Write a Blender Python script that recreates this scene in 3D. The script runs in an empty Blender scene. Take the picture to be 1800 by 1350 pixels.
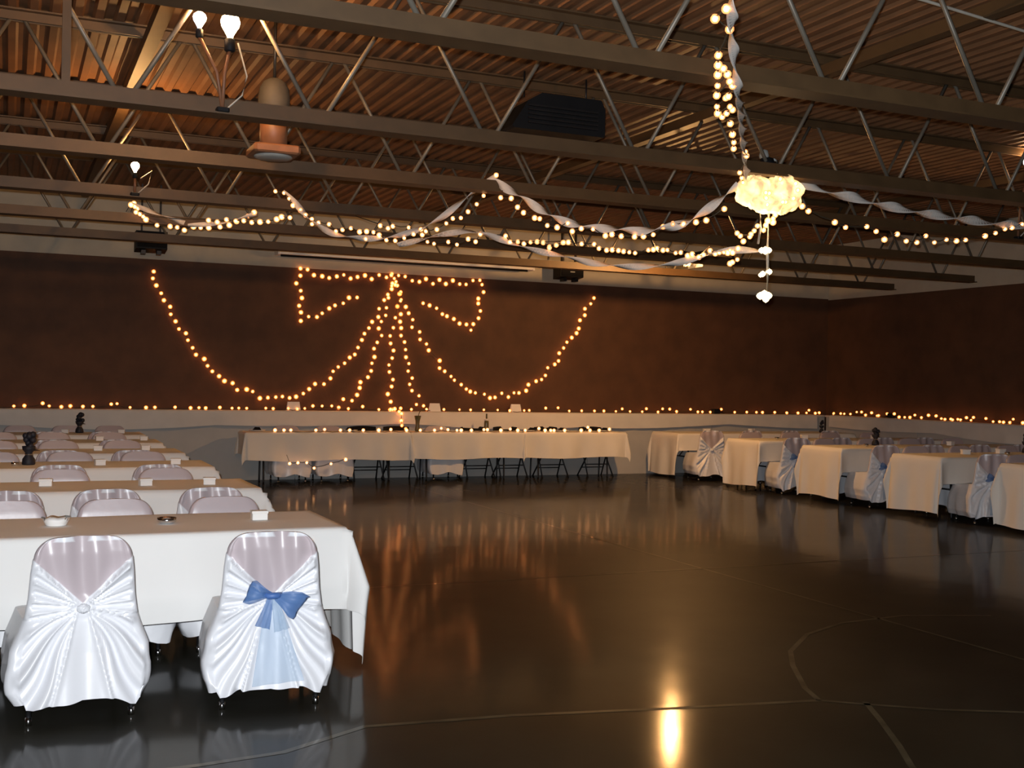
import bpy, bmesh, math, random
from mathutils import Vector, Matrix
random.seed(7)
SC = bpy.context.scene
COL = SC.collection

# ------------------------------------------------------------------ camera
CAM_H = 1.54
yaw, pitch, roll = math.atan(885 / 2000.0), -math.atan(3.6 / 2000.0), math.radians(1.127)
F0 = Vector((math.sin(yaw), math.cos(yaw), 0)); R0 = Vector((math.cos(yaw), -math.sin(yaw), 0)); UZ = Vector((0, 0, 1))
FW = math.cos(pitch) * F0 + math.sin(pitch) * UZ
U1 = -math.sin(pitch) * F0 + math.cos(pitch) * UZ
RT = math.cos(roll) * R0 + math.sin(roll) * U1
UP = -math.sin(roll) * R0 + math.cos(roll) * U1
cam_data = bpy.data.cameras.new('camera'); cam = bpy.data.objects.new('camera', cam_data); COL.objects.link(cam)
cam.matrix_world = Matrix(((RT.x, UP.x, -FW.x, 0), (RT.y, UP.y, -FW.y, 0), (RT.z, UP.z, -FW.z, CAM_H), (0, 0, 0, 1)))
cam_data.sensor_width = 36.0; cam_data.lens = 40.0; cam_data.clip_start = 0.05; cam_data.clip_end = 200
SC.camera = cam

# ------------------------------------------------------------------ world, exposure, the camera's flash
w = bpy.data.worlds.new('night'); SC.world = w; w.use_nodes = True
w.node_tree.nodes['Background'].inputs[0].default_value = (0.02, 0.018, 0.02, 1)
w.node_tree.nodes['Background'].inputs[1].default_value = 0.3
SC.view_settings.view_transform = 'Standard'; SC.view_settings.look = 'None'
SC.view_settings.gamma = 1.0; SC.view_settings.use_curve_mapping = False
SC.view_settings.exposure = 0.0
FLASH_W = 1380.0
LAMP_W = 55.0
fl = bpy.data.lights.new('camera_flash', 'SPOT'); fl.energy = FLASH_W; fl.color = (0.92, 0.96, 1.0)
fl.spot_size = math.radians(95); fl.spot_blend = 0.8; fl.shadow_soft_size = 0.02
flo = bpy.data.objects.new('camera_flash', fl); COL.objects.link(flo)
flo.matrix_world = cam.matrix_world.copy()
flo.location = Vector((0, 0, CAM_H)) + UP * 0.07 - RT * 0.04 - FW * 0.03

# ------------------------------------------------------------------ materials
def mat(name, col, rough=0.6, metal=0.0, spec=0.5, noise=0.0, nscale=8.0, bump=0.0, bscale=30.0, emit=None, estr=0.0, sheen=0.0, coat=0.0, col2=None):
    m = bpy.data.materials.new(name); m.use_nodes = True
    nt = m.node_tree; b = nt.nodes['Principled BSDF']
    b.inputs['Base Color'].default_value = (*col, 1); b.inputs['Roughness'].default_value = rough
    b.inputs['Metallic'].default_value = metal; b.inputs['Specular IOR Level'].default_value = spec
    if sheen: b.inputs['Sheen Weight'].default_value = sheen
    if coat: b.inputs['Coat Weight'].default_value = coat
    tc = nt.nodes.new('ShaderNodeTexCoord')
    if noise or col2:
        n = nt.nodes.new('ShaderNodeTexNoise'); n.inputs['Scale'].default_value = nscale; n.inputs['Detail'].default_value = 5
        nt.links.new(tc.outputs['Object'], n.inputs['Vector'])
        r = nt.nodes.new('ShaderNodeValToRGB')
        c2 = col2 if col2 else tuple(min(1, c * (1 + noise)) for c in col)
        c1 = col if col2 else tuple(c * (1 - noise) for c in col)
        r.color_ramp.elements[0].position = 0.3; r.color_ramp.elements[1].position = 0.7
        r.color_ramp.elements[0].color = (*c1, 1); r.color_ramp.elements[1].color = (*c2, 1)
        nt.links.new(n.outputs['Fac'], r.inputs['Fac']); nt.links.new(r.outputs['Color'], b.inputs['Base Color'])
    if bump:
        n2 = nt.nodes.new('ShaderNodeTexNoise'); n2.inputs['Scale'].default_value = bscale; n2.inputs['Detail'].default_value = 3
        nt.links.new(tc.outputs['Object'], n2.inputs['Vector'])
        bp = nt.nodes.new('ShaderNodeBump'); bp.inputs['Strength'].default_value = bump; bp.inputs['Distance'].default_value = 0.02
        nt.links.new(n2.outputs['Fac'], bp.inputs['Height']); nt.links.new(bp.outputs['Normal'], b.inputs['Normal'])
    if emit:
        b.inputs['Emission Color'].default_value = (*emit, 1); b.inputs['Emission Strength'].default_value = estr
    return m

def sheer(name, col, opacity, emit=None, estr=0.0, rough=0.5):
    m = bpy.data.materials.new(name); m.use_nodes = True; nt = m.node_tree
    for n in list(nt.nodes): nt.nodes.remove(n)
    out = nt.nodes.new('ShaderNodeOutputMaterial'); mix = nt.nodes.new('ShaderNodeMixShader'); tr = nt.nodes.new('ShaderNodeBsdfTransparent')
    b = nt.nodes.new('ShaderNodeBsdfPrincipled'); b.inputs['Base Color'].default_value = (*col, 1); b.inputs['Roughness'].default_value = rough
    if emit:
        b.inputs['Emission Color'].default_value = (*emit, 1); b.inputs['Emission Strength'].default_value = estr
    mix.inputs[0].default_value = opacity
    nt.links.new(tr.outputs[0], mix.inputs[1]); nt.links.new(b.outputs[0], mix.inputs[2]); nt.links.new(mix.outputs[0], out.inputs[0])
    return m

M = {}
M['wall'] = mat('brown_wall_paint', (0.088, 0.039, 0.019), 0.75, noise=0.18, nscale=3, bump=0.15, bscale=60)
M['upper'] = mat('pale_upper_wall', (0.50, 0.46, 0.37), 0.8, noise=0.06, nscale=4)
M['board'] = mat('white_board', (0.5, 0.49, 0.47), 0.6, noise=0.05, nscale=3)
M['drape'] = mat('ledge_cloth_white', (0.72, 0.70, 0.66), 0.7, noise=0.04, nscale=5)
M['deck'] = mat('roof_deck_paint', (0.19, 0.09, 0.04), 0.6, noise=0.2, nscale=2.5)
M['joist'] = mat('joist_paint', (0.082, 0.046, 0.019), 0.55, noise=0.15, nscale=6)
M['web'] = mat('web_bar_steel', (0.17, 0.15, 0.12), 0.45, metal=0.3, noise=0.1)
M['dark'] = mat('dark_plastic', (0.007, 0.008, 0.010), 0.6, spec=0.2, noise=0.1)
M['grille'] = mat('speaker_grille', (0.007, 0.007, 0.008), 0.8, spec=0.15, noise=0.1, nscale=80)
M['chrome'] = mat('chrome', (0.75, 0.75, 0.75), 0.15, metal=1.0, noise=0.02)
M['leg'] = mat('dark_metal_leg', (0.02, 0.02, 0.022), 0.4, metal=0.4, noise=0.1)
M['satin'] = mat('white_satin', (0.78, 0.79, 0.83), 0.34, spec=0.55, noise=0.02, nscale=3, bump=0.05, bscale=14)
M['thin'] = mat('thin_stretched_satin', (0.50, 0.44, 0.47), 0.36, spec=0.55, noise=0.05, nscale=4)
M['cloth'] = mat('white_tablecloth', (0.82, 0.81, 0.79), 0.8, noise=0.02, nscale=3, bump=0.06, bscale=5)
M['cloth2'] = mat('ivory_tablecloth', (0.85, 0.81, 0.74), 0.8, noise=0.03, nscale=3, bump=0.08, bscale=6)
M['top'] = mat('table_laminate', (0.35, 0.30, 0.25), 0.5, noise=0.1)
M['white'] = mat('white_card', (0.85, 0.84, 0.82), 0.6, noise=0.02)
M['dome'] = mat('dusty_grey_housing', (0.055, 0.05, 0.042), 0.7, noise=0.2)
M['grey'] = mat('fixture_grey', (0.33, 0.33, 0.31), 0.5, noise=0.1)
M['rust'] = mat('fixture_brown', (0.20, 0.09, 0.045), 0.5, noise=0.2)
M['olive'] = mat('olive_glass', (0.10, 0.09, 0.04), 0.2, noise=0.2)
M['navy'] = mat('dark_navy_petals', (0.012, 0.013, 0.022), 0.6, noise=0.3, nscale=30)
M['wire'] = mat('light_wire', (0.05, 0.045, 0.03), 0.6, noise=0.1)
M['cord'] = mat('pale_cord', (0.55, 0.5, 0.42), 0.7, noise=0.1)
M['crepe'] = mat('crepe_paper', (0.80, 0.74, 0.68), 0.8, noise=0.05, nscale=20)
M['joint'] = mat('floor_joint_filler', (0.060, 0.053, 0.032), 0.5, spec=0.1, noise=0.5, coat=0.4, nscale=6)
M['sash'] = sheer('blue_organza', (0.10, 0.22, 0.50), 0.62)
M['sash_knot'] = mat('blue_organza_knot', (0.06, 0.14, 0.38), 0.5, noise=0.1)
M['sash_pale'] = sheer('pale_blue_organza', (0.42, 0.58, 0.78), 0.42)
M['core'] = mat('lit_filament', (1, 0.8, 0.5), 0.5, noise=0.01, emit=(1.0, 0.52, 0.19), estr=8.0)
M['shell'] = sheer('amber_painted_halo', (0.6, 0.2, 0.04), 0.6, emit=(1.0, 0.24, 0.03), estr=1.5)  # orange halo round the bulb, painted as a faintly glowing shell
M['core2'] = mat('lit_filament_white', (1, 0.85, 0.65), 0.5, noise=0.01, emit=(1.0, 0.64, 0.32), estr=7.0)
M['shell2'] = sheer('soft_painted_halo', (0.6, 0.3, 0.12), 0.6, emit=(1.0, 0.36, 0.12), estr=1.5)  # paler halo of the ceiling bulbs, also painted by shell emission
M['lampbulb'] = mat('lamp_bulb_lit', (1, 0.85, 0.6), 0.4, noise=0.01, emit=(1.0, 0.72, 0.36), estr=30.0)
M['lampwhite'] = mat('lamp_bulb_cool', (1, 0.95, 0.95), 0.4, noise=0.01, emit=(1.0, 0.9, 0.95), estr=8.0)
M['tulle'] = sheer('self_glow_tulle', (0.85, 0.7, 0.5), 0.8, emit=(1.0, 0.66, 0.28), estr=1.5)  # emission painted in for bulbs shining through the tulle
def vary_emission(m, lo, hi, scale):
    nt = m.node_tree; b = [n for n in nt.nodes if n.type == 'BSDF_PRINCIPLED'][0]
    tc = nt.nodes.new('ShaderNodeTexCoord'); n = nt.nodes.new('ShaderNodeTexNoise'); n.inputs['Scale'].default_value = scale; n.inputs['Detail'].default_value = 3
    r = nt.nodes.new('ShaderNodeMapRange'); r.inputs['From Min'].default_value = 0.38; r.inputs['From Max'].default_value = 0.66; r.inputs['To Min'].default_value = lo; r.inputs['To Max'].default_value = hi
    nt.links.new(tc.outputs['Object'], n.inputs['Vector']); nt.links.new(n.outputs['Fac'], r.inputs['Value']); nt.links.new(r.outputs['Result'], b.inputs['Emission Strength'])
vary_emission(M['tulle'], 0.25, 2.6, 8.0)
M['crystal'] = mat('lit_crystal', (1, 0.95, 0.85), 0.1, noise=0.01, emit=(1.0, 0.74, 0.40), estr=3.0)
for k in ('shell', 'shell2'): M[k].cycles.emission_sampling = 'NONE'

def tied_satin():
    m = mat('white_satin_tied', (0.78, 0.79, 0.83), 0.34, spec=0.55, bump=0.05, bscale=14); nt = m.node_tree; b = nt.nodes['Principled BSDF']
    tc = nt.nodes.new('ShaderNodeTexCoord'); sp = nt.nodes.new('ShaderNodeSeparateXYZ'); nt.links.new(tc.outputs['Object'], sp.inputs[0])
    def math_(op, a, c=None, clamp=False):
        n = nt.nodes.new('ShaderNodeMath'); n.operation = op; n.use_clamp = clamp
        for i, q in enumerate((a, c)):
            if q is None: continue
            if isinstance(q, (int, float)): n.inputs[i].default_value = q
            else: nt.links.new(q, n.inputs[i])
        return n.outputs[0]
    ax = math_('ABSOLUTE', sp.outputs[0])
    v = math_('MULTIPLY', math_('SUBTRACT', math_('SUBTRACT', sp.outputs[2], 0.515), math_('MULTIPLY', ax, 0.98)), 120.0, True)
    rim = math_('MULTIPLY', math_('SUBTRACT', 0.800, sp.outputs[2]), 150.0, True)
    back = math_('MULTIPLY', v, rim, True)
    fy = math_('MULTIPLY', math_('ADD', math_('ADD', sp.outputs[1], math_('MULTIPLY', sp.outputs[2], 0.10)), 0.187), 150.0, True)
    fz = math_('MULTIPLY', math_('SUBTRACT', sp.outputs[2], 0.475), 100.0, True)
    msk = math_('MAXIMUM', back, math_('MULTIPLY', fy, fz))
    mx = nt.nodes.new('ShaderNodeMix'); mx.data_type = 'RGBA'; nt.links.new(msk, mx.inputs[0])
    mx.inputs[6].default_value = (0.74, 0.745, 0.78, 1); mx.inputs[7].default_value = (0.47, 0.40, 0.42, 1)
    nt.links.new(mx.outputs[2], b.inputs['Base Color']); return m
M['tied'] = tied_satin()

# floor: sealed dark concrete
def floor_mat():
    m = bpy.data.materials.new('sealed_concrete'); m.use_nodes = True; nt = m.node_tree; b = nt.nodes['Principled BSDF']
    tc = nt.nodes.new('ShaderNodeTexCoord')
    n = nt.nodes.new('ShaderNodeTexNoise'); n.inputs['Scale'].default_value = 0.9; n.inputs['Detail'].default_value = 8; n.inputs['Roughness'].default_value = 0.65
    r = nt.nodes.new('ShaderNodeValToRGB'); r.color_ramp.elements[0].position = 0.35; r.color_ramp.elements[1].position = 0.7
    r.color_ramp.elements[0].color = (0.011, 0.010, 0.0065, 1); r.color_ramp.elements[1].color = (0.025, 0.022, 0.014, 1)
    nt.links.new(tc.outputs['Object'], n.inputs['Vector']); nt.links.new(n.outputs['Fac'], r.inputs['Fac']); nt.links.new(r.outputs['Color'], b.inputs['Base Color'])
    n2 = nt.nodes.new('ShaderNodeTexNoise'); n2.inputs['Scale'].default_value = 5; n2.inputs['Detail'].default_value = 4
    mr = nt.nodes.new('ShaderNodeMapRange'); mr.inputs['To Min'].default_value = 0.08; mr.inputs['To Max'].default_value = 0.14
    nt.links.new(tc.outputs['Object'], n2.inputs['Vector']); nt.links.new(n2.outputs['Fac'], mr.inputs['Value']); nt.links.new(mr.outputs['Result'], b.inputs['Coat Roughness'])
    n3 = nt.nodes.new('ShaderNodeTexNoise'); n3.inputs['Scale'].default_value = 1.6; n3.inputs['Detail'].default_value = 2
    bp = nt.nodes.new('ShaderNodeBump'); bp.inputs['Strength'].default_value = 0.07; bp.inputs['Distance'].default_value = 0.03
    nt.links.new(tc.outputs['Object'], n3.inputs['Vector']); nt.links.new(n3.outputs['Fac'], bp.inputs['Height']); nt.links.new(bp.outputs['Normal'], b.inputs['Coat Normal'])
    b.inputs['Specular IOR Level'].default_value = 0.08; b.inputs['Roughness'].default_value = 0.55
    b.inputs['Coat Weight'].default_value = 0.42; b.inputs['Coat IOR'].default_value = 1.4
    return m
M['floor'] = floor_mat()

# ------------------------------------------------------------------ mesh helpers
class MB:
    def __init__(s): s.v = []; s.f = []; s.mi = []; s.sm = []
    def add(s, vs, fs, mi=0, smooth=False):
        o = len(s.v); s.v += [tuple(v) for v in vs]
        for f in fs: s.f.append(tuple(i + o for i in f)); s.mi.append(mi); s.sm.append(smooth)
        return s
    def box(s, x0, x1, y0, y1, z0, z1, mi=0):
        vs = [(x0,y0,z0),(x1,y0,z0),(x1,y1,z0),(x0,y1,z0),(x0,y0,z1),(x1,y0,z1),(x1,y1,z1),(x0,y1,z1)]
        return s.add(vs, [(0,3,2,1),(4,5,6,7),(0,1,5,4),(1,2,6,5),(2,3,7,6),(3,0,4,7)], mi)
    def cbox(s, x0, x1, y0, y1, z0, z1, c, mi=0):
        # box with chamfered edges along z plus bevelled rims
        def ring(z, i):
            a, b, cc, d = x0+i, x1-i, y0+i, y1-i
            return [(a+c,cc,z),(b-c,cc,z),(b,cc+c,z),(b,d-c,z),(b-c,d,z),(a+c,d,z),(a,d-c,z),(a,cc+c,z)]
        rs = [ring(z0, c*.6), ring(z0+c*.6, 0), ring(z1-c*.6, 0), ring(z1, c*.6)]
        vs = sum(rs, []); fs = []
        for k in range(3):
            for i in range(8):
                j = (i+1) % 8; fs.append((k*8+i, k*8+j, k*8+8+j, k*8+8+i))
        fs.append(tuple(range(7, -1, -1))); fs.append(tuple(range(24, 32)))
        return s.add(vs, fs, mi)
    def tube(s, pts, r, n=6, mi=0, caps=True):
        P = [Vector(p) for p in pts]; vs = []; fs = []
        rr = r if isinstance(r, (list, tuple)) else [r]*len(P)
        up = Vector((0, 0, 1))
        for i, p in enumerate(P):
            t = (P[min(i+1, len(P)-1)] - P[max(i-1, 0)])
            if t.length < 1e-9: t = Vector((0, 0, 1))
            t.normalize(); a = t.cross(up)
            if a.length < 1e-3: a = t.cross(Vector((1, 0, 0)))
            a.normalize(); b = a.cross(t)
            for k in range(n):
                an = 2*math.pi*k/n; vs.append(p + (a*math.cos(an) + b*math.sin(an))*rr[i])
        for i in range(len(P)-1):
            for k in range(n):
                j = (k+1) % n; fs.append((i*n+k, i*n+j, (i+1)*n+j, (i+1)*n+k))
        if caps: fs.append(tuple(range(n-1, -1, -1))); fs.append(tuple(range((len(P)-1)*n, len(P)*n)))
        return s.add(vs, fs, mi, True)
    def lathe(s, prof, n=12, c=(0, 0, 0), mi=0, smooth=True):
        vs = []; fs = []
        for r, z in prof:
            for k in range(n):
                a = 2*math.pi*k/n; vs.append((c[0]+r*math.cos(a), c[1]+r*math.sin(a), c[2]+z))
        for i in range(len(prof)-1):
            for k in range(n):
                j = (k+1) % n; fs.append((i*n+k, i*n+j, (i+1)*n+j, (i+1)*n+k))
        fs.append(tuple(range(n-1, -1, -1))); fs.append(tuple(range((len(prof)-1)*n, len(prof)*n)))
        return s.add(vs, fs, mi, smooth)
    def grid(s, rows, mi=0, smooth=True, closed=False, mif=None):
        nr, nc = len(rows), len(rows[0]); vs = [p for r in rows for p in r]; o = len(s.v); s.v += [tuple(v) for v in vs]
        for i in range(nr-1):
            for k in range(nc if closed else nc-1):
                j = (k+1) % nc
                s.f.append((o+i*nc+k, o+i*nc+j, o+(i+1)*nc+j, o+(i+1)*nc+k)); s.sm.append(smooth)
                s.mi.append(mif(i, k) if mif else mi)
        return s
    def mesh(s, name, mats):
        me = bpy.data.meshes.new(name); me.from_pydata(s.v, [], s.f)
        for m in (mats if isinstance(mats, (list, tuple)) else [mats]): me.materials.append(m)
        me.polygons.foreach_set('material_index', s.mi); me.polygons.foreach_set('use_smooth', s.sm); me.update()
        return me
    def build(s, name, mats, parent=None, loc=(0, 0, 0), rz=0.0):
        return inst(name, s.mesh(name, mats), parent, loc, rz)

def inst(name, me, parent=None, loc=(0, 0, 0), rz=0.0, sc=None):
    o = bpy.data.objects.new(name, me); COL.objects.link(o)
    o.location = loc; o.rotation_euler = (0, 0, rz)
    if sc: o.scale = (sc, sc, sc)
    if parent: o.parent = parent
    return o
def thing(name, label, cat, loc=(0, 0, 0), rz=0.0, group=None):
    o = bpy.data.objects.new(name, None); COL.objects.link(o); o.location = loc; o.rotation_euler = (0, 0, rz); o.empty_display_size = 0.1
    return tag(o, label, cat, group)
def tag(o, label, cat, group=None):
    o['label'] = label; o['category'] = cat
    if group: o['group'] = group
    return o
def struct(o): o['kind'] = 'structure'; return o
def sphere_mesh(name, r, n, m, mats, sz=1.0):
    b = MB(); b.lathe([(max(1e-4, r*math.sin(math.pi*i/m)), -r*sz*math.cos(math.pi*i/m)) for i in range(m+1)], n); return b.mesh(name, mats)

# ================================================================== SETTING
WY, WX, ZD = 17.27, 14.15, 4.22        # back wall, right wall, roof deck underside
LX, FY = -6.0, -4.0                    # left and front walls, out of frame
floor = struct(MB().box(LX, WX, FY, WY, -0.12, 0.0).build('floor', M['floor']))
def strip(pts, wd):
    rows = []
    for i, p in enumerate(pts):
        a = Vector(pts[max(0, i-1)]); b = Vector(pts[min(len(pts)-1, i+1)]); d = (b-a).normalized(); nn = Vector((-d.y, d.x))
        q = Vector(p); rows.append([(q.x-nn.x*wd/2, q.y-nn.y*wd/2, 0.0012), (q.x+nn.x*wd/2, q.y+nn.y*wd/2, 0.0012)])
    return MB().grid(rows, smooth=False)
def arc(cx, cy, r, a0, a1, n=20): return [(cx+r*math.cos(math.radians(a0+(a1-a0)*i/n)), cy+r*math.sin(math.radians(a0+(a1-a0)*i/n))) for i in range(n+1)]
for pts, wd in [([(LX, 8.1), (WX, 8.1)], .025), ([(5.37, FY), (5.37, WY)], .025), ([(-1.0, FY), (-1.0, WY)], .02),
                ([(-.6, 4.55), (.72, 4.6), (1.06, 4.64), (1.47, 4.86), (2.15, 4.79), (2.83, 4.65), (3.68, 4.5)], .035),
                ([(3.68, 4.5), (3.85, 4.37), (4.13, 4.17), (4.49, 3.99), (5.2, 3.7)], .03),
                ([(3.68, 4.5), (3.76, 4.71), (4.0, 5.12), (4.2, 5.4), (4.59, 5.74), (5.03, 5.94), (5.6, 6.0), (6.2, 5.8)], .03),
                ([(3.88, 4.40), (3.74, 4.14), (3.55, 3.81), (3.41, 3.59), (3.2, 3.2)], .03),
                ([(LX, 2.6), (WX, 2.6)], .02), ([(11.5, FY), (11.5, WY)], .02)]:
    strip(pts, wd).build('joint_line', M['joint'], floor)
struct(MB().box(LX, WX+.2, WY, WY+.2, 0, 3.22).build('wall_back', M['wall']))
struct(MB().box(WX, WX+.2, FY, WY, 0, 3.20).build('wall_right', M['wall']))
struct(MB().box(LX-.2, LX, FY, WY+.2, 0, 4.4).build('wall_left', M['wall']))
struct(MB().box(LX-.2, WX+.2, FY-.2, FY, 0, 4.4).build('wall_front', M['wall']))
struct(MB().box(LX, WX+.2, WY-.02, WY+.2, 3.22, 4.4).build('trim_1', M['upper']))
struct(MB().box(WX-.02, WX+.2, FY, WY-.02, 3.20, 4.4).build('trim_2', M['upper']))
# corrugated roof deck, one sheet after another
ceil = struct(MB().box(LX-.2, WX+.2, FY-.2, WY+.2, ZD+.06, ZD+.12).build('ceiling', M['deck']))
pan = MB(); prof = []
for k in range(6):
    x = k*.15; prof += [(x, 0.0), (x+.055, 0.0), (x+.075, .028), (x+.13, .028)]
prof.append((.9, 0.0))
pan.grid([[(x, FY, z) for x, z in prof], [(x, WY, z) for x, z in prof]], smooth=False)
pme = pan.mesh('deck_sheet', M['deck'])
for k in range(23):
    if LX + .9*k < WX: inst('deck_sheet', pme, ceil, (LX + .9*k - .35, 0, ZD + (.004 if k % 2 else 0)))

# ------------------------------------------------------------------ open web roof joists
ZB = 3.20
def tee(x0, x1, z0, up):
    b = MB(); h, fw, t = .105, .085, .012
    if up:  # flange at the bottom
        b.box(x0, x1, -fw, fw, z0, z0+t); b.box(x0, x1, -.035, -.022, z0+t, z0+h); b.box(x0, x1, .022, .035, z0+t, z0+h)
    else:
        b.box(x0, x1, -fw, fw, z0-t, z0); b.box(x0, x1, -.035, -.022, z0-.075, z0-t); b.box(x0, x1, .022, .035, z0-.075, z0-t)
    return b
XE = 13.5
bot_me = tee(LX+.3, XE, ZB, True).mesh('bottom_chord', M['joist']); top_me = tee(LX, WX-.02, ZD, False).mesh('top_chord', M['joist'])
zt, zb = ZD-.05, ZB+.085
bar_l = MB().tube([(-.05, 0, zb), (-.57, 0, zt)], .0155, 8).mesh('web_bar', M['web'])
bar_r = MB().tube([(.05, 0, zb), (.57, 0, zt)], .0155, 8).mesh('web_bar', M['web'])
ordn = ['nearest the camera, overhead', 'second from the camera, overhead', 'third from the camera, crossing the top of the picture', 'fourth from the camera, carrying the twin bulbs at upper left', 'fifth from the camera, behind the round bay light', 'sixth from the camera, above the lamp at left', 'second from the back wall, in front of the pale band', 'nearest the pale band of the back wall']
JY = [1.35, 3.3, 5.245, 7.415, 9.225, 11.245, 13.115, 14.845]
for jy, on in zip(JY, ordn):
    t = thing('roof_joist', 'brown steel open-web roof joist, ' + on, 'roof joist', (0, jy, ZB), group='open-web roof joists')
    inst('bottom_chord', bot_me, t, (0, 0, -ZB)); inst('top_chord', top_me, t, (0, 0, -ZB))
    x = .625 - 1.22*5
    while x < WX-.5:
        if x > -5.2:
            inst('web_bar', bar_l, t, (x, 0, -ZB))
            if x+.57 < WX: inst('web_bar', bar_r, t, (x, 0, -ZB))
        x += 1.22
    if on.startswith('fourth'): MB().box(.26, .31, -.02, .02, .1, ZD-ZB-.02).build('post', M['joist'], t)
for bx_, lb in ((.95, 'left, above the round bay light'), (6.0, 'middle, right of the hanging decoration'), (11.0, 'far right')):
    b = MB().box(bx_-.05, bx_+.05, FY, WY, ZD-.17, ZD-.158); b.box(bx_-.05, bx_-.038, FY, WY, ZD-.158, ZD-.078)
    tag(b.build('bridging_angle', M['joist']), 'long steel bridging angle across the joist tops, ' + lb, 'bridging', 'bridging angles under the deck')
b = MB().tube([(4.6, 5.5, 4.02), (5.34, 5.65, 4.05), (6.42, 5.82, 4.05), (7.5, 6.0, 4.05)], .011, 6)
tag(b.build('conduit', M['cord']), 'thin silver conduit under the roof deck at top right', 'conduit')

# ------------------------------------------------------------------ low white boards round the hall, with cap ledge and draped cloth
def boards(name, label, length, origin, rz, npan):
    t = thing(name, label, 'board wall', origin, rz, 'low white boards')
    wd = length/npan
    for k in range(npan):
        MB().box(.004, wd-.004, 0, .02, .0, 1.0).build('panel', M['board'], t, (k*wd, .0, 0))
    MB().box(0, length, .02, .17, .02, .99).build('frame', M['board'], t)
    MB().cbox(0, length, -.03, .17, 1.0, 1.035, .008).build('cap_rail', M['board'], t)
    return t
BYF = 17.09; BXF = 13.97
boards('board_wall', 'low white boards along the foot of the back wall', WX-LX-.2, (LX+.02, BYF, 0), 0, 8)
boards('board_wall', 'low white boards along the foot of the right wall', BYF-FY-.05, (BXF, BYF-.04, 0), -math.pi/2, 9)
def drape(length, seed, sw):
    rnd = random.Random(seed); rows = []; n = 180; ph = rnd.random()*6
    prof = [(.14, 1.04), (.02, 1.041), (-.045, 1.038), (-.056, 1.02)]
    for j in range(10):
        rows.append([])
    for i in range(n+1):
        x = length*i/n
        drop = .19 + .03*math.sin(x*.9+ph) + sw*abs(math.sin(x*1.05+.4))*.09
        fold = .010*math.sin(x*7+ph) + .006*math.sin(x*17+2*ph)
        for j in range(4): rows[j].append((x, prof[j][0], prof[j][1]))
        for j in range(6):
            q = (j+1)/6; rows[4+j].append((x, -.058 - fold*q - .006*q, 1.02 - drop*q))
    return MB().grid(rows)
d = drape(WX-LX-.6, 3, .5).build('ledge_cloth', M['drape'], None, (LX+.2, BYF, 0)); tag(d, 'white cloth strip draped over the back ledge under the lights', 'cloth', 'ledge cloths')
d = drape(14.0, 5, .6).build('ledge_cloth', M['drape'], None, (BXF, BYF-.2, 0), -math.pi/2); tag(d, 'white cloth strip draped over the right wall ledge under the lights', 'cloth', 'ledge cloths')

# ================================================================== LAMPS ON THE JOISTS
bulb_prof = [(.012, -.07), (.016, -.05), (.03, -.025), (.045, .0), (.05, .022), (.042, .045), (.022, .06), (.002, .064)]
def bulb_light(name, parent, loc, power, col=(1.0, .50, .17), r=.05):
    l = bpy.data.lights.new(name, 'POINT'); l.energy = power; l.color = col; l.shadow_soft_size = r
    o = bpy.data.objects.new(name, l); COL.objects.link(o); o.parent = parent; o.location = loc
def joist_lamp(label, base, heads, power):
    t = thing('flood_lamp', label, 'lamp', base, group='lamps standing on the joists')
    MB().cbox(-.04, .04, -.045, .045, 0, .03, .008).build('clamp', M['dark'], t)
    for i, (hx, hy, hz, m, sc, pw) in enumerate(heads):
        b = MB().tube([(0, 0, .03), (hx*.25, hy*.25, hz*.45), (hx, hy, hz-.12*sc)], .012, 8); b.build('pole', M['rust'], t)
        s = MB().lathe([(.02, -.13), (.028, -.125), (.028, -.07), (.018, -.062)], 10, (0, 0, 0)); so = s.build('socket', M['dark'], t, (hx, hy, hz)); so.scale = (sc,)*3
        MB().lathe(bulb_prof, 14).build('bulb', m, so)
        bulb_light('bulb_light', t, (hx, hy, hz+.075) if hz > .2 else (hx-.09, hy-.01, hz+.02), pw)
    c = MB().tube([(.02, .0, .02), (.12, -.02, .12), (.15, 0, .25), (heads[0][0]+.05, heads[0][1], heads[0][2]-.1)], .006, 6); c.build('cable', M['cord'], t)
    return t
joist_lamp('twin-bulb lamp, one warm and one white, standing on the joist at upper left', (1.21, 7.36, 3.21), [(.04, 0, .555, M['lampbulb'], 1.25, LAMP_W*3.2), (-.15, 0, .565, M['lampwhite'], .85, LAMP_W*.15)], LAMP_W)
joist_lamp('small bright lamp on a joist at left above the speaker', (1.05, 11.19, 3.21), [(0, 0, .27, M['lampbulb'], .8, LAMP_W*.9)], LAMP_W)
joist_lamp('lamp with slanted pole at the right edge above the crepe streamer', (10.08, 9.17, 3.21), [(.13, 0, .84, M['lampwhite'], 1.0, LAMP_W*.15)], LAMP_W)
hid = joist_lamp('lamp half hidden in the joists, lighting the back wall', (8.6, 13.17, 3.21), [(0, .38, .08, M['lampbulb'], .8, LAMP_W*6)], LAMP_W)

MB().lathe([(.21, .055), (.212, .06), (.03, .12), (.025, .115)], 20, (-.04, .38, .08)).build('light_block_hood', M['dark'], hid)  # added to keep this lamp's light off the roof deck
MB().cbox(.12, .126, .12, .49, -.03, .19, .001).build('light_block_plate', M['dark'], hid)  # plate added to block light towards the right wall and tables
fill_lamp = joist_lamp('added fill lamp on the third joist, unseen beyond the left edge, warming near tables', (-1.3, 5.19, 3.21), [(0, 0, .45, M['lampbulb'], 1.25, LAMP_W*3.6)], LAMP_W)  # unseen lamp, added to put warm light on the near tables
MB().lathe([(.17, .16), (.172, .165), (.04, .22), (.035, .215)], 18, (0, 0, .45)).build('light_block_hood', M['dark'], fill_lamp)  # shade added over the fill lamp so the deck stays dark

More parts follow.
